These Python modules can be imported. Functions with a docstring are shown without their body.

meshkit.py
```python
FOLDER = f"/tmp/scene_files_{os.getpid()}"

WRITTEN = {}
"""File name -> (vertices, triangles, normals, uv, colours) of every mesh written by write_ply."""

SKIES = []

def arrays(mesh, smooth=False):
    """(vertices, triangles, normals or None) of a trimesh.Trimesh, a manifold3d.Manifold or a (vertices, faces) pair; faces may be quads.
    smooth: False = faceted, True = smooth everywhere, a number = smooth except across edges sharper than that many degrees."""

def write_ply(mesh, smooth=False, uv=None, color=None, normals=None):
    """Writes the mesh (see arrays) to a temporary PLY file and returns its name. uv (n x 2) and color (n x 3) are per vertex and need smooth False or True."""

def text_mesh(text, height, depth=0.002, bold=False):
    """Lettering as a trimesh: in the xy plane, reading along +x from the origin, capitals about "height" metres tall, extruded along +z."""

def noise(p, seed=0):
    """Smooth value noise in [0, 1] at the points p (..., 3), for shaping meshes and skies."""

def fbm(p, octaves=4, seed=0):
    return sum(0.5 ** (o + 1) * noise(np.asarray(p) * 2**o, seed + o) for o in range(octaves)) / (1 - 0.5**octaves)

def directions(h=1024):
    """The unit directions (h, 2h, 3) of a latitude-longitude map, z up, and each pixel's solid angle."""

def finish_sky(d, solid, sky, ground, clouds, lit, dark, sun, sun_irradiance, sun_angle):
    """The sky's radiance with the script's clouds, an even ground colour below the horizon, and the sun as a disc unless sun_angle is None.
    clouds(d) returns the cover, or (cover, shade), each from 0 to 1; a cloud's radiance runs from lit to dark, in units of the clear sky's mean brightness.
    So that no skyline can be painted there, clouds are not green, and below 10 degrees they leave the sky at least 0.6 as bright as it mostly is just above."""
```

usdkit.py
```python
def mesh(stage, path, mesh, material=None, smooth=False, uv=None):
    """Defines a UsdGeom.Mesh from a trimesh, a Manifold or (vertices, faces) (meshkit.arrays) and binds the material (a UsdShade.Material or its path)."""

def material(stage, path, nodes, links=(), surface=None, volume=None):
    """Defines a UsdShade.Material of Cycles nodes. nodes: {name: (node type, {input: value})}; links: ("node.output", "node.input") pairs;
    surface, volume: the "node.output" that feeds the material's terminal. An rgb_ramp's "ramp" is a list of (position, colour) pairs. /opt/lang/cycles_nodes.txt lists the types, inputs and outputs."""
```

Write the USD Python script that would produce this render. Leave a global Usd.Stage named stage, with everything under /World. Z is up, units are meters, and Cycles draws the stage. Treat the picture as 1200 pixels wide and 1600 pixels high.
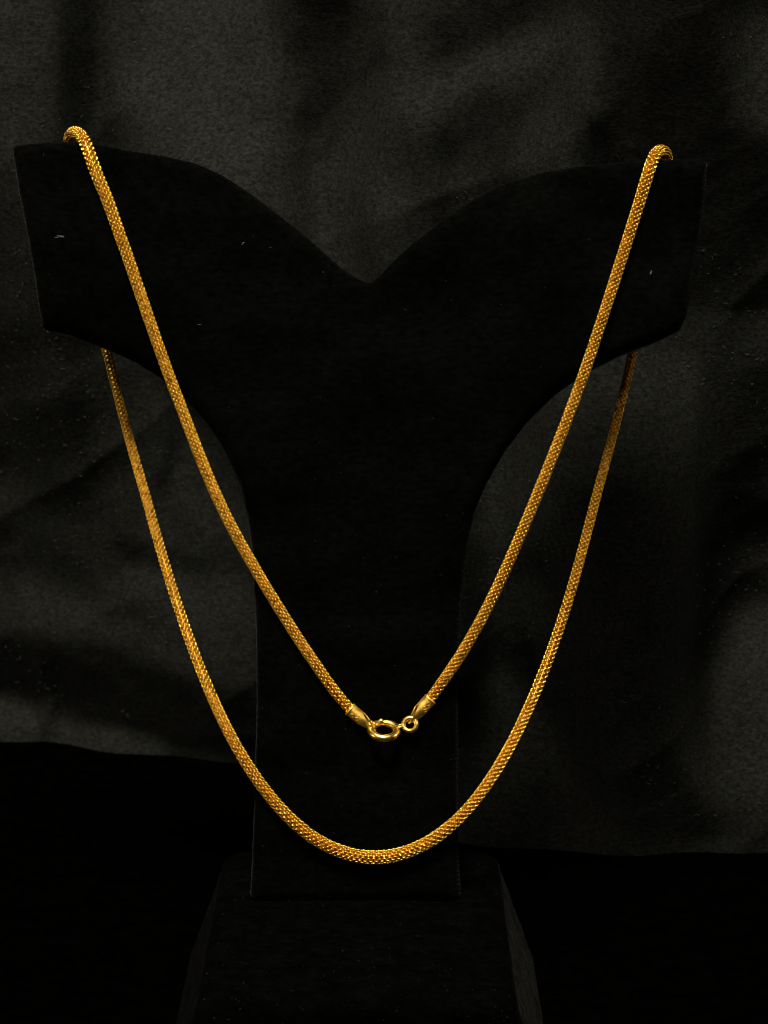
import math, random
import numpy as np, trimesh, shapely, scipy.sparse as sp, scipy.sparse.linalg as spl
from scipy.interpolate import CubicSpline, RegularGridInterpolator
from scipy.spatial import Delaunay
from scipy.ndimage import gaussian_filter
from shapely.geometry import Polygon, LineString
import usdkit
from meshkit import fbm, noise
from pxr import Usd, UsdGeom, UsdLux, UsdShade, Gf, Vt

stage = Usd.Stage.CreateInMemory()
UsdGeom.SetStageUpAxis(stage, 'Z'); UsdGeom.SetStageMetersPerUnit(stage, 1.0)
UsdGeom.Xform.Define(stage, '/World'); UsdGeom.Scope.Define(stage, '/World/Looks')
rng = np.random.default_rng(7); random.seed(7)
MM = 0.001

# ------------------------------------------------------------------ camera
PITCH = math.radians(15)
D0 = 0.360                                   # to the face of the bust
FPX = 2880.0                                 # focal length in pixels of a 1200-wide picture
CAM = np.array([0, -0.330, 0.193])
DIR = np.array([0, math.cos(PITCH), -math.sin(PITCH)]); UP = np.array([0, math.sin(PITCH), math.cos(PITCH)]); RT = np.array([1.0, 0, 0])
cam = UsdGeom.Camera.Define(stage, '/World/camera')
cam.CreateHorizontalApertureAttr(36.0); cam.CreateVerticalApertureAttr(48.0)
cam.CreateFocalLengthAttr(36.0 * FPX / 1200)
cam.CreateFStopAttr(46.0); cam.CreateFocusDistanceAttr(0.362)
cam.CreateClippingRangeAttr(Gf.Vec2f(0.01, 50))
cam.CreateExposureAttr(0.0)
M = np.eye(4); M[0, :3] = RT; M[1, :3] = UP; M[2, :3] = -DIR; M[3, :3] = CAM
cam.AddTransformOp().Set(Gf.Matrix4d(*M.ravel().tolist()))

def at(px, py, w=0.0):
    """the point seen at (px, py) of the photograph, w millimetres behind the face of the bust"""
    d = D0 + w * MM
    return CAM + DIR * d + RT * ((px - 600) / FPX * d) + UP * ((800 - py) / FPX * d)

# ------------------------------------------------------------------ lamps of the shop
def lamp(name, pos, target, size, power, color):
    l = UsdLux.RectLight.Define(stage, '/World/' + name)
    l.CreateWidthAttr(size[0]); l.CreateHeightAttr(size[1]); l.CreateIntensityAttr(power); l.CreateColorAttr(Gf.Vec3f(*color))
    l.CreateNormalizeAttr(True)
    pos, target = np.array(pos, float), np.array(target, float)
    z = pos - target; z /= np.linalg.norm(z); x = np.cross([0, 0, 1.0], z); x /= np.linalg.norm(x); y = np.cross(z, x)
    m = np.eye(4); m[0, :3] = x; m[1, :3] = y; m[2, :3] = z; m[3, :3] = pos
    l.AddTransformOp().Set(Gf.Matrix4d(*m.ravel().tolist()))
    return l
AIM = (0, 0.03, 0.11)
KEY_DIR = np.array([-0.10, -0.32, 0.94]); KEY_DIR = KEY_DIR / np.linalg.norm(KEY_DIR)
lamp('ceiling_lamp', np.array(AIM) + KEY_DIR * 1.3, AIM, (0.30, 0.30), 11.0, (1.0, 0.94, 0.82))
lamp('ceiling_lamp_001', (1.05, -0.06, 0.55), AIM, (0.20, 0.20), 0.7, (1.0, 0.92, 0.78))
lamp('ceiling_lamp_002', (-0.10, -1.00, 1.15), AIM, (0.24, 0.20), 0.80, (1.0, 0.90, 0.76))
lamp('ceiling_lamp_003', (-0.95, -0.30, 0.20), AIM, (0.16, 0.16), 0.55, (1.0, 0.90, 0.76))

# ------------------------------------------------------------------ materials
def mat(name, nodes, links, surface='p.BSDF'):
    return usdkit.material(stage, '/World/Looks/' + name, nodes, links, surface=surface)
def gold(name, rough, col):
    return mat(name, {'tc': ('geometry', {}), 'n': ('noise_texture', {'scale': 900.0, 'detail': 3.0}),
        'r': ('map_range', {'from_min': 0.3, 'from_max': 0.7, 'to_min': rough * 0.8, 'to_max': rough * 1.3}),
        'n2': ('noise_texture', {'scale': 4000.0, 'detail': 2.0}), 'b': ('bump', {'strength': 0.12, 'distance': 0.0001}),
        'p': ('principled_bsdf', {'metallic': 1.0, 'base_color': col})},
        [('tc.position', 'n.vector'), ('tc.position', 'n2.vector'), ('n.fac', 'r.value'), ('r.result', 'p.roughness'), ('n2.fac', 'b.height'), ('b.normal', 'p.normal')])
GOLD_MESH = gold('gold_woven', 0.26, (0.75, 0.44, 0.060))
GOLD_SMOOTH = gold('gold_polished', 0.30, (0.95, 0.62, 0.13))
def velvet(name, lo, hi, sheen, sheen_tint=(1, 1, 0.93), scale=900.0, bumpd=0.0003, patch=0.3):
    return mat(name, {'g': ('geometry', {}), 'm': ('mapping', {'scale': (0.65, 1.0, 1.15)}),
        'n': ('noise_texture', {'scale': scale, 'detail': 4.0, 'roughness': 0.65}),
        'n1': ('noise_texture', {'scale': scale * patch, 'detail': 3.0, 'roughness': 0.6}),
        'add': ('math', {'math_type': 'multiply'}),
        'c': ('rgb_ramp', {'ramp': [(0.10, (lo * 0.97, lo, lo * 0.86)), (0.42, (hi * 0.97, hi, hi * 0.86))]}),
        's': ('map_range', {'from_min': 0.15, 'from_max': 0.40, 'to_min': sheen * 0.5, 'to_max': sheen * 1.5}),
        'b': ('bump', {'strength': 0.6, 'distance': bumpd}),
        'p': ('principled_bsdf', {'roughness': 0.95, 'specular_ior_level': 0.0, 'sheen_roughness': 0.3, 'sheen_tint': sheen_tint})},
        [('g.position', 'm.vector'), ('m.vector', 'n.vector'), ('m.vector', 'n1.vector'), ('n.fac', 'add.value1'), ('n1.fac', 'add.value2'),
         ('add.value', 'c.fac'), ('c.color', 'p.base_color'), ('add.value', 's.value'), ('s.result', 'p.sheen_weight'), ('n.fac', 'b.height'), ('b.normal', 'p.normal')])
GOLD_CAP = gold('gold_cap', 0.42, (0.98, 0.62, 0.11))
VELVET_BASE = velvet('velvet_base', 0.0003, 0.0015, 0.005, bumpd=0.0002)
VELVET_STAND = velvet('velvet_stand', 0.0002, 0.0024, 0.04, bumpd=0.0002, patch=0.07)
FUZZ = mat('pile_dark', {'p': ('principled_bsdf', {'base_color': (0.004, 0.004, 0.0037), 'roughness': 0.9, 'specular_ior_level': 0.1})}, [])
VELVET_TABLE = velvet('velvet_table', 0.0001, 0.0005, 0.0)
VELVET_CLOTH = velvet('velvet_cloth', 0.005, 0.0205, 0.002, scale=2000.0, bumpd=0.00016, patch=0.5)
def plain(name, col, rough=0.8):
    return mat(name, {'p': ('principled_bsdf', {'base_color': col, 'roughness': rough, 'specular_ior_level': 0.2})}, [])
LINT = plain('lint_grey', (0.06, 0.06, 0.057)); LINT_WHITE = plain('lint_white', (0.07, 0.07, 0.066)); FLECK = plain('cloth_fibre_grey', (0.034, 0.035, 0.030))

# ------------------------------------------------------------------ helpers
def props(prim, **k):
    prim = prim.GetPrim() if hasattr(prim, 'GetPrim') else prim
    for a, b in k.items(): prim.SetCustomDataByKey(a, b)
    return prim
def xform(path, pos=(0, 0, 0)):
    x = UsdGeom.Xform.Define(stage, path); x.AddTranslateOp().Set(Gf.Vec3d(*map(float, pos))); return x
def put(path, mesh, material, smooth=True, origin=(0, 0, 0)):
    v, f = (mesh.vertices, mesh.faces) if hasattr(mesh, 'vertices') else mesh
    return usdkit.mesh(stage, path, (np.asarray(v) - np.asarray(origin), np.asarray(f)), material, smooth=smooth)
def grid_faces(nu, nv, wrap_v=False, wrap_u=False):
    i, j = np.meshgrid(np.arange(nu if wrap_u else nu - 1), np.arange(nv if wrap_v else nv - 1), indexing='ij')
    a = i * nv + j; b = ((i + 1) % nu) * nv + j; c = ((i + 1) % nu) * nv + (j + 1) % nv; d = i * nv + (j + 1) % nv
    return np.vstack([np.stack([a, b, c], -1).reshape(-1, 3), np.stack([a, c, d], -1).reshape(-1, 3)])
def torus_arrays(R, r, nu, nv):
    u = np.arange(nu) * 2 * np.pi / nu; v = np.arange(nv) * 2 * np.pi / nv
    U, V = np.meshgrid(u, v, indexing='ij')
    p = np.stack([(R + r * np.cos(V)) * np.cos(U), (R + r * np.cos(V)) * np.sin(U), r * np.sin(V)], -1).reshape(-1, 3)
    return p, grid_faces(nu, nv, True, True)
def frames(P):
    T = np.gradient(P, axis=0); T /= np.linalg.norm(T, axis=1, keepdims=True)
    N = np.zeros_like(P); n = np.cross(T[0], [0, 1, 0.0]); N[0] = n / np.linalg.norm(n)
    for i in range(1, len(P)):
        n = N[i - 1] - T[i] * (N[i - 1] @ T[i]); N[i] = n / np.linalg.norm(n)
    return T, N, np.cross(T, N)
def tube(P, R, sides=12, cap=True):
    P = np.asarray(P, float); T, N, B = frames(P); R = np.broadcast_to(R, (len(P),))
    a = np.arange(sides) * 2 * np.pi / sides
    v = P[:, None] + R[:, None, None] * (np.cos(a)[None, :, None] * N[:, None] + np.sin(a)[None, :, None] * B[:, None])
    v = v.reshape(-1, 3); f = grid_faces(len(P), sides, True)
    if cap:
        n = len(v); v = np.vstack([v, P[0], P[-1]]); k = np.arange(sides); e = (len(P) - 1) * sides
        f = np.vstack([f, np.stack([(k + 1) % sides, k, np.full(sides, n)], 1), np.stack([e + k, e + (k + 1) % sides, np.full(sides, n + 1)], 1)])
    return trimesh.Trimesh(v, f[:, ::-1], process=False)
def resample(pts, step, closed=False):
    pts = np.asarray(pts, float)
    if closed: pts = np.vstack([pts, pts[:1]])
    s = np.r_[0, np.cumsum(np.linalg.norm(np.diff(pts, axis=0), axis=1))]
    n = max(int(round(s[-1] / step)), 2); t = np.linspace(0, s[-1], n + 1)
    out = np.stack([np.interp(t, s, pts[:, k]) for k in range(pts.shape[1])], 1)
    return out[:-1] if closed else out

# ------------------------------------------------------------------ setting: table
v = []
X, Y = np.linspace(-0.8, 0.8, 161), np.linspace(-0.5, 0.9, 141)
XX, YY = np.meshgrid(X, Y, indexing='ij')
ZZ = 0.0006 * (fbm(np.stack([XX * 25, YY * 25, XX * 0], -1), 3, 3) - 0.9)
props(put('/World/table_top', (np.stack([XX, YY, ZZ], -1).reshape(-1, 3), grid_faces(161, 141)), VELVET_TABLE), kind='structure',
      label='black velvet covered table top under the stand')

# outline of the bust panel, measured on the photograph
outline = [(14, 224), (60, 219), (110, 217), (150, 222), (200, 232), (255, 240), (305, 252), (345, 270), (390, 299), (430, 329), (482, 371), (535, 418), (560, 434), (577, 441),
    (592, 430), (612, 408), (645, 378), (690, 343), (740, 309), (790, 283), (850, 265), (920, 254), (1000, 248), (1060, 245), (1104, 245), (1109, 252), (1105, 300), (1098, 362), (1086, 432), (1076, 488), (1066, 514),
    (1040, 527), (980, 550), (922, 579), (870, 615), (825, 659), (790, 705), (761, 755), (742, 800), (730, 850), (722, 920), (718, 1000), (716, 1100), (716, 1250), (718, 1360), (722, 1411),
    (389, 1411), (392, 1360), (396, 1250), (400, 1100), (399, 1000), (396, 900), (386, 810), (371, 750), (350, 703), (324, 663), (290, 624), (250, 590), (204, 561), (160, 541), (112, 523), (64, 513), (57, 480), (50, 430), (40, 370), (26, 300)]

# ------------------------------------------------------------------ setting: crumpled velvet backdrop
# how strongly each 50 px patch of the cloth turns to the light, 0 away .. 9 towards; its height is integrated from these slopes
ROWS = """
441456665213432113310012
441456655213432234310024
442466665222443432320024
442467654324354323410013
432356665335343234510012
333456665455333235510011
223345555545423333441111
222334444444322233331011
222223333443322222221001
222222333333222222211001
111222233322222222211112
222333333222222233343211
221333333332222233234321
222233444333222332243211
232233444433333332343111
332334444443333332123211
233343444433333321122111
222344334333322211211112
322344444433322221111112
443234544333222222211123
134433443322222211221135
001233333222221332101366
552000112222221343100466
566410001111122354200466
566630001111233455310255
344430012222234555200133
233320012222233443210222
""".split()
T = np.array([[int(c) for c in r] for r in ROWS], float)          # rows: 25, 75 ... 1325
CW = (-0.20, 0.20, -0.002, 0.32); NX, NZ = 360, 290
cx = np.linspace(CW[0], CW[1], NX); cz = np.linspace(CW[2], CW[3], NZ)
CX, CZ = np.meshgrid(cx, cz, indexing='ij')
def base_y(x, z):
    hem = 0.136 + (0.081 - 0.136) * 1 / (1 + np.exp(-(x + 0.004) / 0.007))
    hem = hem + 0.17 * np.clip(-0.05 - x, -0.02, 0.06) + 0.0025 * np.sin(x * 55 + 1.0) + 0.001 * np.sin(x * 190)
    top = 0.100
    t = np.clip(z / 0.15, 0, 1); t = t * t * (3 - 2 * t)
    k = np.clip((z - 0.13) / 0.09, 0, 1) * np.clip((x - 0.015) / 0.04, 0, 1)
    return hem * (1 - t) + (top - 0.034 * k) * t + 0.004 * np.sin(x * 30) * t
BY = base_y(CX, CZ)
def project(p):
    q = p - CAM; d = q @ DIR
    return 600 + FPX * (q @ RT) / d, 800 - FPX * (q @ UP) / d
REG = 4.0; SLOPE_MAX = 0.34
# single folds, finer than the patches: x0, y0, x1, y1, half width, value
FOLDS = [(596, 135, 545, 330, 22, 6), (545, 330, 500, 375, 22, 4.5), (640, 172, 760, 108, 22, 5.5), (760, 108, 900, 55, 26, 5.5), (905, 105, 862, 200, 26, 5.5), (862, 200, 830, 262, 32, 6), (1165, 50, 1180, 175, 34, 4.5),
    (116, 0, 122, 195, 22, 0.2), (505, 0, 475, 70, 28, 0.8), (480, 190, 522, 130, 20, 0.8), (690, 60, 790, 20, 26, 0.8), (690, 230, 760, 170, 28, 1.6), (930, 200, 930, 330, 28, 0.3), (1020, 0, 1040, 240, 70, 0.0),
    (50, 935, 180, 1005, 30, 4.6), (180, 1005, 320, 1062, 26, 4.2), (0, 1045, 150, 1048, 34, 0.0), (150, 1048, 300, 1112, 34, 0.0), (300, 1112, 395, 1150, 34, 0.0), (0, 1125, 60, 1150, 34, 6.5), (110, 1150, 240, 1176, 18, 6.2), (84, 1105, 62, 1165, 9, 1.2),
    (250, 905, 385, 960, 34, 5), (190, 860, 310, 890, 16, 1.5), (290, 700, 345, 800, 42, 4.6), (248, 770, 268, 690, 12, 1.5), (90, 690, 100, 760, 50, 1.0), (180, 600, 200, 680, 40, 2.8),
    (985, 565, 1050, 600, 40, 4.6), (1030, 640, 1040, 720, 36, 3.6), (1120, 540, 1110, 800, 26, 0.6), (1000, 880, 1050, 820, 30, 3.2), (830, 870, 930, 960, 20, 0.4), (770, 1085, 790, 1135, 24, 4.6), (800, 1200, 895, 1290, 44, 5.8),
    (895, 1060, 1010, 1260, 52, 0.0), (1190, 1000, 1130, 1190, 44, 6.5), (1050, 1312, 1090, 1312, 30, 0.4), (1130, 1318, 1140, 1318, 16, 3)]
ty, tx = np.arange(0, 1345, 12.5), np.arange(0, 1201, 12.5)
TX, TY = np.meshgrid(tx, ty)
T = RegularGridInterpolator((25 + 50 * np.arange(27), 25 + 50 * np.arange(24)), T, bounds_error=False, fill_value=None)(np.stack([TY, TX], -1))
T = T + 1.5 * np.exp(-((TX - 830) / 90) ** 2 - ((TY - 840) / 210) ** 2)
for x0, y0, x1, y1, hw, val in FOLDS:
    d = shapely.distance(shapely.points(TX.ravel(), TY.ravel()), LineString([(x0, y0), (x1, y1)])).reshape(TX.shape)
    k = 1 / (1 + np.exp((d - hw) / (0.22 * hw + 2))); T = T * (1 - k) + val * k
smooth_T = RegularGridInterpolator((ty, tx), T, bounds_error=False, fill_value=None)
fold_far = 2.6 + 3.5 * (fbm(np.stack([CX * 28, CZ * 22, CX * 0], -1), 3, 5) - 0.5)
fold_small = 1.0 * (fbm(np.stack([CX * 120, CZ * 120, CX * 0], -1), 3, 9) - 0.5)
l2 = np.array([KEY_DIR[0], KEY_DIR[2]]); ly = -KEY_DIR[1]; en = l2 / np.linalg.norm(l2)
dx, dz = cx[1] - cx[0], cz[1] - cz[0]
Gx = sp.kron(sp.diags([-1, 1], [0, 1], (NX - 1, NX)), sp.identity(NZ)) / dx
Gz = sp.kron(sp.identity(NX), sp.diags([-1, 1], [0, 1], (NZ - 1, NZ))) / dz
Kx = sp.kron(sp.identity(NX - 1), sp.diags([.5, .5], [0, 1], (NZ - 1, NZ))) @ Gx
Kz = sp.kron(sp.diags([.5, .5], [0, 1], (NX - 1, NX)), sp.identity(NZ - 1)) @ Gz
A = Kx * en[0] + Kz * en[1]; Cr = -Kx * en[1] + Kz * en[0]
u1, u2 = CX * 0.85 + CZ * 0.5, CZ * 0.85 - CX * 0.5               # soft creases that cross the folds
warp = 0.012 * (fbm(np.stack([CX * 30, CZ * 30, CX * 0], -1), 2, 17) - 0.5)
ridge = lambda f, g, k: (1 - np.abs(2 * noise(np.stack([(u1 + warp) * f, (u2 + warp) * g, CX * 0], -1), k) - 1)) ** 2
CREASE = 0.0008 * ridge(28, 60, 41) + 0.00022 * ridge(90, 60, 42) + 0.00012 * ridge(170, 210, 43)
CLOTH_Y = BY.copy()
for it in range(4):
    PX, PY = project(np.stack([CX, CLOTH_Y, CZ], -1))
    tgt = smooth_T(np.stack([np.clip(PY, 0, 1340), np.clip(PX, 0, 1200)], -1))
    out = np.clip(np.maximum.reduce([-PX - 0, PX - 1200, -PY]) / 150, 0, 1)
    tgt = tgt * (1 - out) + fold_far * out + fold_small
    lin = (np.clip(tgt - 0.7, 0, 9) / 5) ** 1.35
    # wanted change of height (towards the camera) along the light's direction on the cloth
    slope = np.minimum((ly - 0.0 - 0.85 * lin) / np.linalg.norm(l2), SLOPE_MAX)
    hid = shapely.contains_xy(Polygon(outline).buffer(-25), PX, PY)
    wgt = gaussian_filter(np.where(hid, 0.06, 1.0) * (1 - 0.8 * out), 2)
    W = sp.diags(wgt[:-1, :-1].ravel())
    H = (A.T @ W @ A + 0.003 * Cr.T @ Cr + sp.diags((REG + 2e5 * (CZ < 0.004)).ravel())).tocsc()
    h = spl.spsolve(H, A.T @ (W @ (slope[:-1, :-1].ravel() + A @ BY.ravel()))).reshape(NX, NZ)
    h = gaussian_filter(h, 0.6)
    h = np.where(h > 0, 0.034 * np.tanh(h / 0.034), 0.07 * np.tanh(h / 0.07))
    CLOTH_Y = BY - h - CREASE
cl = xform('/World/backdrop_cloth')
props(cl, label='crumpled charcoal velvet cloth hanging in folds behind the stand', category='cloth')
cv = np.stack([CX, CLOTH_Y, CZ], -1).reshape(-1, 3)
cf = grid_faces(NX, NZ)
put('/World/backdrop_cloth/drape', (cv, cf), VELVET_CLOTH)
cloth_y = RegularGridInterpolator((cx, cz), CLOTH_Y)

# short bright pile fibres that catch the light on the drape
def arc_fleck(c, t, n, L, r, bend):
    b = np.cross(n, t)
    P = np.array([c + t * (s * L) + (b * (bend * L * (1 - 4 * s * s)) if True else 0) + n * (0.12 * MM) for s in np.linspace(-.5, .5, 4)])
    return tube(P, r, 3, False)
parts = []
for k in range(4500):
    x, z = rng.uniform(-0.12, 0.12), rng.uniform(0.01, 0.215)
    if noise(np.array([x * 40, z * 40, 3.0]), 4) < 0.42: continue
    y = float(cloth_y((x, z)))
    a = rng.normal(0, 0.7); t = np.array([math.cos(a), 0, math.sin(a)])
    parts.append(arc_fleck(np.array([x, y, z]), t, np.array([0, -1.0, 0]), rng.gamma(2.0, 0.22) * MM, rng.uniform(0.03, 0.07) * MM, rng.uniform(-.5, .5)))
props(put('/World/backdrop_cloth/pile_fibres', trimesh.util.concatenate(parts), FLECK, smooth=False), kind='stuff')

# ------------------------------------------------------------------ the display stand
BUST_THICK = 13.0
S = D0 / FPX                                            # metres per pixel on the face
poly = Polygon([((x - 600) * S, (800 - y) * S) for x, y in outline])
poly = poly.buffer(-0.0012).buffer(0.0024).buffer(-0.0012)
def pillow(poly, thick, r, puff, seed, step=0.0011):
    """a padded board: both faces rounded over into the rim, as one closed mesh of (x, u, w)"""
    rings = [0.0, 0.08 * r, 0.3 * r, 0.62 * r, r, 1.6 * r]
    pts, dist = [], []
    base = resample(np.array(poly.exterior.coords)[:-1], step * 0.8, True); nb = len(base)
    pts.append(base); dist.append(np.zeros(nb))
    for d in rings[1:]:
        g = poly.buffer(-d)
        for q in getattr(g, 'geoms', [g]):
            p = resample(np.array(q.exterior.coords)[:-1], step * 0.8, True); pts.append(p); dist.append(np.full(len(p), d))
    x0, y0, x1, y1 = poly.bounds
    gx, gy = np.meshgrid(np.arange(x0, x1, step * 1.6), np.arange(y0, y1, step * 1.6)); gp = np.stack([gx.ravel(), gy.ravel()], 1)
    gd = shapely.distance(shapely.points(gp), poly.exterior); ok = shapely.contains_xy(poly, gp[:, 0], gp[:, 1]) & (gd > 1.6 * r + step)
    pts.append(gp[ok]); dist.append(gd[ok])
    P, dd = np.vstack(pts), np.concatenate(dist)
    tri = Delaunay(P).simplices; c = P[tri].mean(1); tri = tri[shapely.contains_xy(poly, c[:, 0], c[:, 1])]
    a, bb, cc = P[tri[:, 0]], P[tri[:, 1]], P[tri[:, 2]]; e1, e2 = bb - a, cc - a
    area = e1[:, 0] * e2[:, 1] - e1[:, 1] * e2[:, 0]
    tri = tri[np.abs(area) > 1e-12]; area = area[np.abs(area) > 1e-12]; tri[area < 0] = tri[area < 0][:, ::-1]
    k = np.clip(dd / r, 0, 1); drop = r * (1 - np.sqrt(np.clip(1 - (1 - k) ** 2, 0, 1)))
    bulge = puff * (1 - np.exp(-dd / 0.012)) + 0.00016 * (fbm(np.stack([P[:, 0] * 300, P[:, 1] * 300, P[:, 0] * 0], -1), 3, seed) - 0.5)
    front = drop - bulge * k; back = thick - drop
    n = len(P); V = np.vstack([np.c_[P, front], np.c_[P, back]])
    i = np.arange(nb); j = (i + 1) % nb
    side = np.vstack([np.stack([i, j, n + j], 1), np.stack([i, n + j, n + i], 1)])
    return V, np.vstack([tri, tri[:, ::-1] + n, side[:, ::-1]])
bv, bf = pillow(poly, BUST_THICK * MM, 2.6 * MM, 0.0008, 21)
P0 = CAM + DIR * D0
bw = P0 + bv[:, :1] * RT + bv[:, 1:2] * UP + bv[:, 2:] * DIR
foot_y = at(600, 1411)[1]; BASE_TOP = at(600, 1411)[2]
origin = np.array([0, foot_y, 0])
st = xform('/World/necklace_stand', origin)
props(st, label='black velvet necklace bust stand with V neckline on a low tapered base', category='jewellery stand')
put('/World/necklace_stand/bust_panel', (bw, bf), VELVET_STAND, smooth=50, origin=origin)
# loose pile standing up along the rim of the panel
ring = resample(np.array(poly.exterior.coords)[:-1], 0.00022, True)
tang = np.roll(ring, -1, 0) - np.roll(ring, 1, 0); tang /= np.linalg.norm(tang, axis=1, keepdims=True)
ccw = 1.0 if poly.exterior.is_ccw else -1.0
fz = []
for p, t in zip(ring, tang):
    n2 = np.array([t[1], -t[0]]) * ccw
    a = rng.uniform(0.05, 1.0); w0 = rng.uniform(0.0, 1.0) * 2.6 * MM
    k = 2.6 * MM - math.sqrt(max((2.6 * MM) ** 2 - (2.6 * MM - w0) ** 2, 0))
    root = P0 + RT * (p[0] - n2[0] * k) + UP * (p[1] - n2[1] * k) + DIR * w0
    d3 = RT * n2[0] + UP * n2[1] - DIR * a + RT * rng.normal(0, .4) + UP * rng.normal(0, .4); d3 /= np.linalg.norm(d3)
    L = rng.uniform(0.15, 0.55) * MM; bend = np.cross(d3, DIR) * rng.normal(0, .25) * L
    fz.append(tube([root - d3 * .05 * MM, root + d3 * L * .5 + bend * .3, root + d3 * L + bend], np.array([.022, .018, .006]) * MM, 3, False))
props(put('/World/necklace_stand/rim_pile', trimesh.util.concatenate(fz), FUZZ, smooth=False, origin=origin), kind='stuff')
# base: tapered block, front edge towards the camera
def rounded_frustum(x_top, y0t, y1t, x_bot, y0b, y1b, z0, z1, r, dome=0.0005):
    def ring(hx, ya, yb, z, rad):
        q = shapely.box(-hx, ya, hx, yb).buffer(-rad).buffer(rad, 8); p = resample(np.array(q.exterior.coords)[:-1][::-1] * 1.0, 0.0015, True)
        return p
    prof = [(0.0, 0.0)] + [(0.25, 0), (0.5, 0), (0.75, 0)] + [(1 - 0.0, 0)]
    rows = []
    n = 160
    def loop(hx, ya, yb, rad):
        q = shapely.box(-hx, ya, hx, yb).buffer(-rad).buffer(rad, 8)
        return np.array([list(q.exterior.interpolate(t, normalized=True).coords)[0] for t in np.linspace(0, 1, n, endpoint=False)])
    for k in range(9):                                    # sloping sides
        t = k / 8; mix = lambda a, b: a + (b - a) * t
        rows.append(np.c_[loop(mix(x_bot, x_top + r * .3), mix(y0b, y0t - r * .3), mix(y1b, y1t + r * .3), 0.003), np.full(n, z0 + (z1 - r - z0) * t)])
    for k in range(1, 7):                                  # rounded shoulder
        a = k / 6 * math.pi / 2
        ins = r * (1 - math.cos(a)); rows.append(np.c_[loop(x_top + r * .3 - ins, y0t - r * .3 + ins, y1t + r * .3 - ins, 0.003), np.full(n, z1 - r + r * math.sin(a))])
    hx, ya, yb = x_top - r * .7, y0t + r * .7, y1t - r * .7
    for k in range(1, 12):
        s = 1 - k / 12; cyy = (ya + yb) / 2
        rows.append(np.c_[loop(hx * s, cyy + (ya - cyy) * s, cyy + (yb - cyy) * s, 0.003 * s + 1e-5), np.full(n, z1 + dome * (1 - s))])
    rows.append(np.tile([0, (ya + yb) / 2, z1 + dome], (n, 1)))
    V = np.array(rows); V += 0.00022 * (fbm(V * 260, 3, 31)[..., None] - 0.5) * np.array([1, 1, 1])
    return V.reshape(-1, 3), grid_faces(len(rows), n, True)
wt = 27.8 * MM; BASE_X = -4.8 * MM
bsv, bsf = rounded_frustum(wt, foot_y - 0.0354, foot_y + 0.025, wt + 0.0086, foot_y - 0.0400, foot_y + 0.029, 0.0003, BASE_TOP - 0.0003, 0.0036)
bsv = bsv + np.array([BASE_X, 0, 0])
put('/World/necklace_stand/base', (bsv, bsf), VELVET_BASE, origin=origin)

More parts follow.
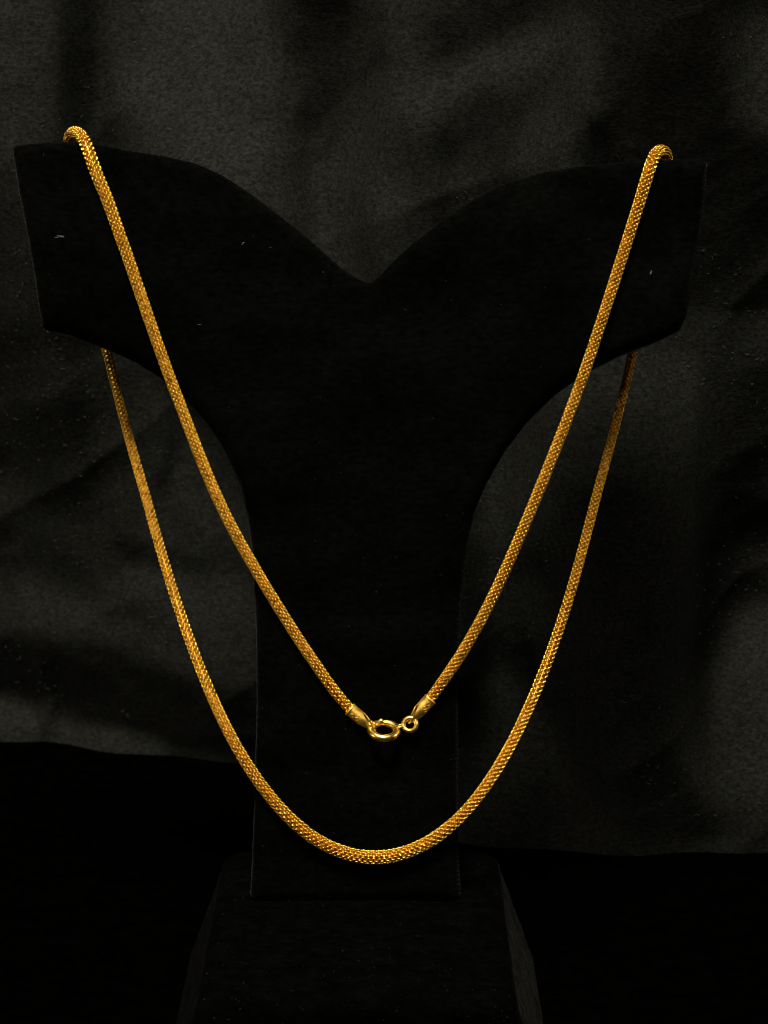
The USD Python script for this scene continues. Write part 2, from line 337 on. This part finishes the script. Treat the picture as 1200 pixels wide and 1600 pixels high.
# ------------------------------------------------------------------ the necklace
path_pts = [  # px, py, mm behind the face of the bust, radius in mm
    (566, 1125, -1.5, 0.9), (556, 1117, -1.5, 1.1), (546, 1108, -1.5, 1.15), (518, 1076, -1.5, 1.17), (490, 1036, -1.4, 1.18), (461, 993, -1.4, 1.18), (435, 949, -1.4, 1.18), (408, 905, -1.4, 1.18), (371, 844, -1.4, 1.18), (330, 764, -1.4, 1.2), (305, 693, -1.6, 1.2), (287, 647, -1.6, 1.2),
    (261, 580, -1.8, 1.2), (237, 513, -1.9, 1.22), (216, 447, -1.9, 1.24), (192, 380, -1.9, 1.26), (169, 313, -1.8, 1.3), (154, 280, -1.7, 1.33), (143, 249, -1.4, 1.36), (134, 224, -0.5, 1.36), (125, 208, 2.2, 1.34), (113, 205, 7.0, 1.3), (106, 216, 12.5, 1.2), (106, 240, 15.0, 1.1),
    (116, 300, 15.0, 1.05), (137, 420, 15.0, 1.0), (163, 537, 15.5, 1.0), (175, 580, 15.5, 1.0), (183, 613, 15.2, 1.0), (191, 647, 15, 1.02), (203, 693, 14.5, 1.05), (217, 737, 14, 1.07), (226, 768, 13, 1.08), (248, 850, 11, 1.09), (271, 929, 8.5, 1.1), (296, 1002, 5.5, 1.12), (320, 1066, 2.5, 1.15),
    (351, 1137, 0.2, 1.2), (389, 1207, -1.6, 1.25), (431, 1260, -1.9, 1.3), (457, 1293, -1.9, 1.38), (491, 1321, -1.9, 1.46), (528, 1340, -1.9, 1.54), (560, 1350, -1.9, 1.58), (590, 1352, -1.9, 1.58), (632, 1345, -1.9, 1.54), (669, 1326, -1.9, 1.46), (698, 1306, -1.9, 1.36),
    (723, 1281, -1.8, 1.26), (762, 1232, -0.6, 1.22), (795, 1175, 2.0, 1.2), (822, 1119, 4.5, 1.18), (846, 1063, 7.0, 1.16), (866, 1006, 9.0, 1.14), (886, 950, 10.5, 1.12), (901, 894, 12, 1.1), (916, 838, 13, 1.08), (930, 781, 14, 1.06), (945, 725, 14.6, 1.04), (961, 669, 15, 1.02), (976, 612, 15.3, 1.0),
    (988, 556, 15.5, 0.98), (1003, 470, 15.2, 1.0), (1028, 350, 15.0, 1.05), (1042, 270, 15.0, 1.1), (1044, 250, 13.0, 1.2), (1040, 237, 9.0, 1.3), (1032, 234, 4.5, 1.34), (1024, 239, 0.5, 1.36), (1019, 251, -1.0, 1.36), (1012, 272, -1.6, 1.32), (1002, 305, -1.8, 1.28),
    (981, 375, -1.9, 1.24), (958, 445, -1.9, 1.22), (936, 515, -1.9, 1.2), (913, 585, -1.8, 1.2), (887, 655, -1.6, 1.2), (859, 725, -1.5, 1.2), (836, 782, -1.4, 1.2), (813, 838, -1.4, 1.2), (789, 894, -1.4, 1.2), (763, 950, -1.4, 1.2), (737, 1002, -1.4, 1.2), (711, 1039, -1.4, 1.2), (683, 1077, -1.5, 1.17), (672, 1093, -1.5, 1.15), (664, 1102, -1.5, 1.1), (656, 1111, -1.5, 0.9)]
ctrl = np.array([at(a, b, w) for a, b, w, r in path_pts]); rad = np.array([p[3] for p in path_pts]) * MM
s = np.r_[0, np.cumsum(np.linalg.norm(np.diff(ctrl, axis=0), axis=1))]
# gentle smoothing of the hand-measured centre line
fine = np.arange(0, s[-1], 0.00025)
raw = np.stack([np.interp(fine, s, ctrl[:, k]) for k in range(3)], 1)
tight = np.zeros(len(fine))                             # bends over the arms and the two ends keep their curve
for k, p in enumerate(path_pts):
    if p[1] < 300 or 1085 < p[1] < 1130 and abs(p[0] - 605) < 90: tight = np.maximum(tight, np.exp(-((fine - s[k]) / 0.008) ** 2))
tight = gaussian_filter(tight, 12)[:, None]
line = np.stack([gaussian_filter(raw[:, k], 6, mode='nearest') for k in range(3)], 1) * tight + np.stack([gaussian_filter(raw[:, k], 30, mode='nearest') for k in range(3)], 1) * (1 - tight)
rline = gaussian_filter(np.interp(fine, s, rad), 12, mode='nearest')
fs = np.r_[0, np.cumsum(np.linalg.norm(np.diff(line, axis=0), axis=1))]
TT, NN, BB = frames(line)
def on_line(q):
    f = lambda A: np.stack([np.interp(q, fs, A[:, k]) for k in range(3)], -1)
    t, n = f(TT), f(NN); t /= np.linalg.norm(t); n -= t * (n @ t); n /= np.linalg.norm(n)
    return f(line), t, n, np.cross(t, n), np.interp(q, fs, rline)
nk_origin = at(600, 1140, -1.5)
nk = xform('/World/gold_necklace', nk_origin)
props(nk, label='gold woven popcorn chain necklace hung doubled over the black stand, spring ring clasp at front', category='necklace')
PITCHMM = 1.0 * MM
rv, rf = torus_arrays(1.0, 0.62, 12, 7)
allv, allf, nvx = [], [], 0
q, row = 0.0003, 0
while q < fs[-1] - 0.0002:
    p, t, n, bnm, R = on_line(q)
    NR = 10 if R < 1.17 * MM else 12 if R < 1.42 * MM else 14
    gs = {10: 1.06, 12: 1.0, 14: 0.86}[NR]
    for k in range(NR // 2):
        a = (2 * k + row % 2) * 2 * math.pi / NR + 0.10 * math.sin(q * 60) + rng.normal(0, 0.03)
        e = math.cos(a) * n + math.sin(a) * bnm; c = -math.sin(a) * n + math.cos(a) * bnm
        tw = 0.12 + rng.normal(0, 0.06)                       # each loop leans a little across the rope
        ax = math.cos(tw) * t + math.sin(tw) * c; nz = np.cross(e, ax)
        loc = rv * np.array([0.28, 0.25, 0.26]) * (gs * MM * R / 0.0012)
        cen = p + e * (R - 0.45 * MM * R / 0.0012) + t * rng.normal(0, 0.03) * MM
        allv.append(cen + loc[:, :1] * e + loc[:, 1:2] * ax + loc[:, 2:] * nz); allf.append(rf + nvx); nvx += len(rv)
    q += PITCHMM / 2 * gs * (0.3 + 0.7 * R / 0.0012); row += 1
put('/World/gold_necklace/woven_loops', (np.vstack(allv) - nk_origin, np.vstack(allf)), GOLD_MESH)
props(stage.GetPrimAtPath('/World/gold_necklace/woven_loops'), kind='stuff')
core = tube(line[::4], rline[::4] * 0.50, 10)
put('/World/gold_necklace/chain_core', core, GOLD_MESH, origin=nk_origin)

# end caps: a sleeve that splits into two tongues meeting at an eye
def cap_meshes(p0, p1, facing, R0):
    p0, p1 = np.array(p0), np.array(p1); ax = p1 - p0; L = np.linalg.norm(ax); ax /= L
    f = facing - ax * (facing @ ax); f /= np.linalg.norm(f); g = np.cross(ax, f)
    def strip(t0, t1, phi_f, rad_f, sign, thick=0.22 * MM, nu=26, nv=13):
        P = []
        for side in (0, 1):
            for u in np.linspace(t0, t1, nu):
                ph = phi_f(u)
                for a in np.linspace(-ph, ph, nv):
                    r = rad_f(u) - side * thick
                    P.append(p0 + ax * (u * L) + sign * f * (r * math.cos(a)) + g * (min(rad_f(u) + 0.1 * MM, R0) * math.sin(a) * (1 - 0.15 * side)))
        P = np.array(P); n = nu * nv; F = grid_faces(nu, nv)
        edge = np.r_[np.arange(nv), nv * np.arange(1, nu) + nv - 1, n - 2 - np.arange(nv - 1), nv * np.arange(nu - 2, 0, -1)]
        i, j = edge, np.roll(edge, -1)
        F = np.vstack([F, F[:, ::-1] + n, np.stack([i, j, j + n], 1), np.stack([i, j + n, i + n], 1)])
        m = trimesh.Trimesh(P, F, process=False); return m
    rad = lambda u: R0 * (1 - 0.03 * u) if u < 0.5 else R0 * (0.985 - 0.60 * ((u - 0.5) / 0.5) ** 1.6)
    phi = lambda u: 1.5 if u < 0.38 else 1.5 - 1.0 * (1 - math.exp(-((u - 0.38) / 0.15)))
    collar = tube([p0 + ax * k for k in np.linspace(-0.12 * MM, 0.42 * MM, 6)], [R0 * .94, R0 * 1.05, R0 * 1.08, R0 * 1.08, R0 * 1.05, R0 * .98], 28)
    front, back = strip(0.03, 1.0, phi, rad, 1), strip(0.03, 1.0, phi, rad, -1)
    eye = trimesh.Trimesh(*torus_arrays(0.42 * MM, 0.17 * MM, 18, 8), process=False)
    Mx = np.eye(4); Mx[:3, 0] = ax; Mx[:3, 1] = f; Mx[:3, 2] = g; Mx[:3, 3] = p1; eye.apply_transform(Mx)
    marks = []
    def mark(pts):
        Q = []
        for uu, aa in pts:
            Q.append(p0 + ax * (uu * L) + f * ((rad(uu) + 0.01 * MM) * math.cos(aa)) + g * (R0 * 1.0 * math.sin(aa)))
        Q = np.array(Q); c = CubicSpline(np.arange(len(Q)), Q); marks.append(tube(c(np.linspace(0, len(Q) - 1, 18)), 0.055 * MM, 6))
    for o in (0.0, 0.17):                                     # small stamped hallmark
        mark([(0.16 + o, 0.35), (0.13 + o, 0.1), (0.19 + o, -0.05), (0.25 + o, 0.15), (0.22 + o, 0.4)])
        mark([(0.14 + o, -0.35), (0.20 + o, -0.15), (0.20 + o, -0.50), (0.27 + o, -0.30)])
    return collar, front, back, eye, trimesh.util.concatenate(marks)
def cap(path, *a):
    UsdGeom.Xform.Define(stage, path)
    for nme, m in zip(('collar', 'tongue', 'tongue_001', 'eye', 'stamped_mark'), cap_meshes(*a)):
        put(path + '/' + nme, m, GOLD_CAP, smooth=45, origin=nk_origin)
cap('/World/gold_necklace/end_cap', at(546.5, 1108, -1.5), at(584, 1139, -1.7), -DIR * 0.86 - UP * 0.02 - RT * 0.34, 1.30 * MM)
cap('/World/gold_necklace/end_cap_001', at(672.5, 1092, -1.5), at(640.5, 1127.5, -1.7), -DIR * 0.86 - UP * 0.02 + RT * 0.34, 1.30 * MM)
# spring ring: tilted hoop, its seam, the trigger knob and the fixed loop
def hoop(center, normal, R, r, nu=64, nv=18, a0=0.0, a1=2 * math.pi, xdir=RT):
    n = normal / np.linalg.norm(normal); x = xdir - n * (xdir @ n); x /= np.linalg.norm(x); y = np.cross(n, x)
    a = np.linspace(a0, a1, nu)
    P = np.array([center + R * (math.cos(k) * x + math.sin(k) * y) for k in a])
    if a1 - a0 > 6.28:
        m = trimesh.Trimesh(*torus_arrays(R, r, nu, nv), process=False); Mx = np.eye(4); Mx[:3, 0] = x; Mx[:3, 1] = y; Mx[:3, 2] = n; Mx[:3, 3] = center; m.apply_transform(Mx); return m
    return tube(P, r, nv)
UsdGeom.Xform.Define(stage, '/World/gold_necklace/spring_ring')
sr = '/World/gold_necklace/spring_ring/'
c = at(600, 1141.5, -2.2); tilt = math.radians(60)
nrm = -DIR * math.cos(tilt) + UP * math.sin(tilt) + RT * 0.06
put(sr + 'hoop', hoop(c, nrm, 2.46 * MM, 0.76 * MM), GOLD_SMOOTH, origin=nk_origin)
yv = np.cross(nrm / np.linalg.norm(nrm), RT)
ang = math.radians(104)
kp = c + (math.cos(ang) * RT + math.sin(ang) * yv) * 2.5 * MM
knob = tube([kp + nrm * k * MM for k in (0.35, 0.62, 0.85, 1.0, 1.06)], np.array([.52, .60, .55, .34, .05]) * MM, 16)
put(sr + 'trigger_knob', knob, GOLD_SMOOTH, origin=nk_origin)
sleeve = hoop(c, nrm, 2.46 * MM, 0.83 * MM, 24, 18, math.radians(20), math.radians(85)); put(sr + 'sliding_sleeve', sleeve, GOLD_SMOOTH, origin=nk_origin)
put(sr + 'fixed_loop', hoop(at(581, 1131, -2.0), RT * 0.45 - DIR * 0.5 + UP * 0.6, 0.62 * MM, 0.24 * MM, 28, 10), GOLD_SMOOTH, origin=nk_origin)
put(sr + 'fixed_loop_001', hoop(at(624.5, 1134.5, -2.2), UP * 0.8 - DIR * 0.5, 0.40 * MM, 0.22 * MM, 28, 10), GOLD_SMOOTH, origin=nk_origin)
put('/World/gold_necklace/jump_ring', hoop(at(640.5, 1132, -2.0), -DIR * 0.94 + RT * -0.2 + UP * 0.25, 1.28 * MM, 0.49 * MM, 48, 14), GOLD_SMOOTH, origin=nk_origin)

# ------------------------------------------------------------------ dust and lint caught in the black pile
fr = bf[:len(bf)]
def scatter(mesh, count, keep, size, material, path, label, lift=0.12):
    tm = trimesh.Trimesh(*mesh, process=False)
    pts, fi = trimesh.sample.sample_surface(tm, count, seed=5)
    out = []
    for p, i in zip(pts, fi):
        if not keep(p): continue
        n = tm.face_normals[i]
        if n @ -DIR < 0.2: continue
        t = np.cross(n, rng.normal(size=3)); t /= np.linalg.norm(t) + 1e-9
        L = rng.gamma(1.3, size) * MM
        out.append(arc_fleck(p + n * (lift - 0.12) * MM, t, n, L, rng.uniform(0.010, 0.030) * MM, rng.uniform(-.5, .5)))
    m = trimesh.util.concatenate(out); props(put(path, m, material, smooth=False), kind='stuff', label=label, category='lint')
def keep_bust(p):
    return rng.random() < 0.25 + 0.75 * np.clip((0.13 - p[2]) / 0.10, 0, 1)
scatter((bw, bf), 6000, keep_bust, 0.07, LINT, '/World/lint', 'fine grey lint specks caught in the pile of the bust panel')
scatter((bsv, bsf), 3000, lambda p: True, 0.07, LINT, '/World/lint_001', 'fine grey lint specks and fluff on the low base')
for i, (px, py, L, a, wdt, lab) in enumerate([(94, 370, 1.5, 0.05, .16, 'tiny pale lint flake near the left edge of the bust'), (1017, 426, 0.8, 1.2, .16, 'tiny pale lint flake near the right edge of the bust, beside the chain'),
        (379, 381, 0.8, 0.7, .10, 'small lint flake on the left half of the bust below the neckline'), (312, 507, 0.45, 0.0, .10, 'small pale lint speck beside the left chain on the bust')]):
    p = at(px, py, -1.0); t = RT * math.cos(a) + UP * math.sin(a)
    m = trimesh.util.concatenate([arc_fleck(p + (t * rng.normal(0, .28) + UP * rng.normal(0, .08)) * L * MM, t * math.cos(q) + np.cross(t, DIR) * math.sin(q), -DIR, L * rng.uniform(.3, .8) * MM, wdt * .28 * MM, rng.uniform(-.15, .15)) for q in rng.normal(0, .25, 7)])
    props(put('/World/lint_flake' + ('_%03d' % i if i else ''), m, LINT_WHITE, smooth=False), label=lab, category='lint')
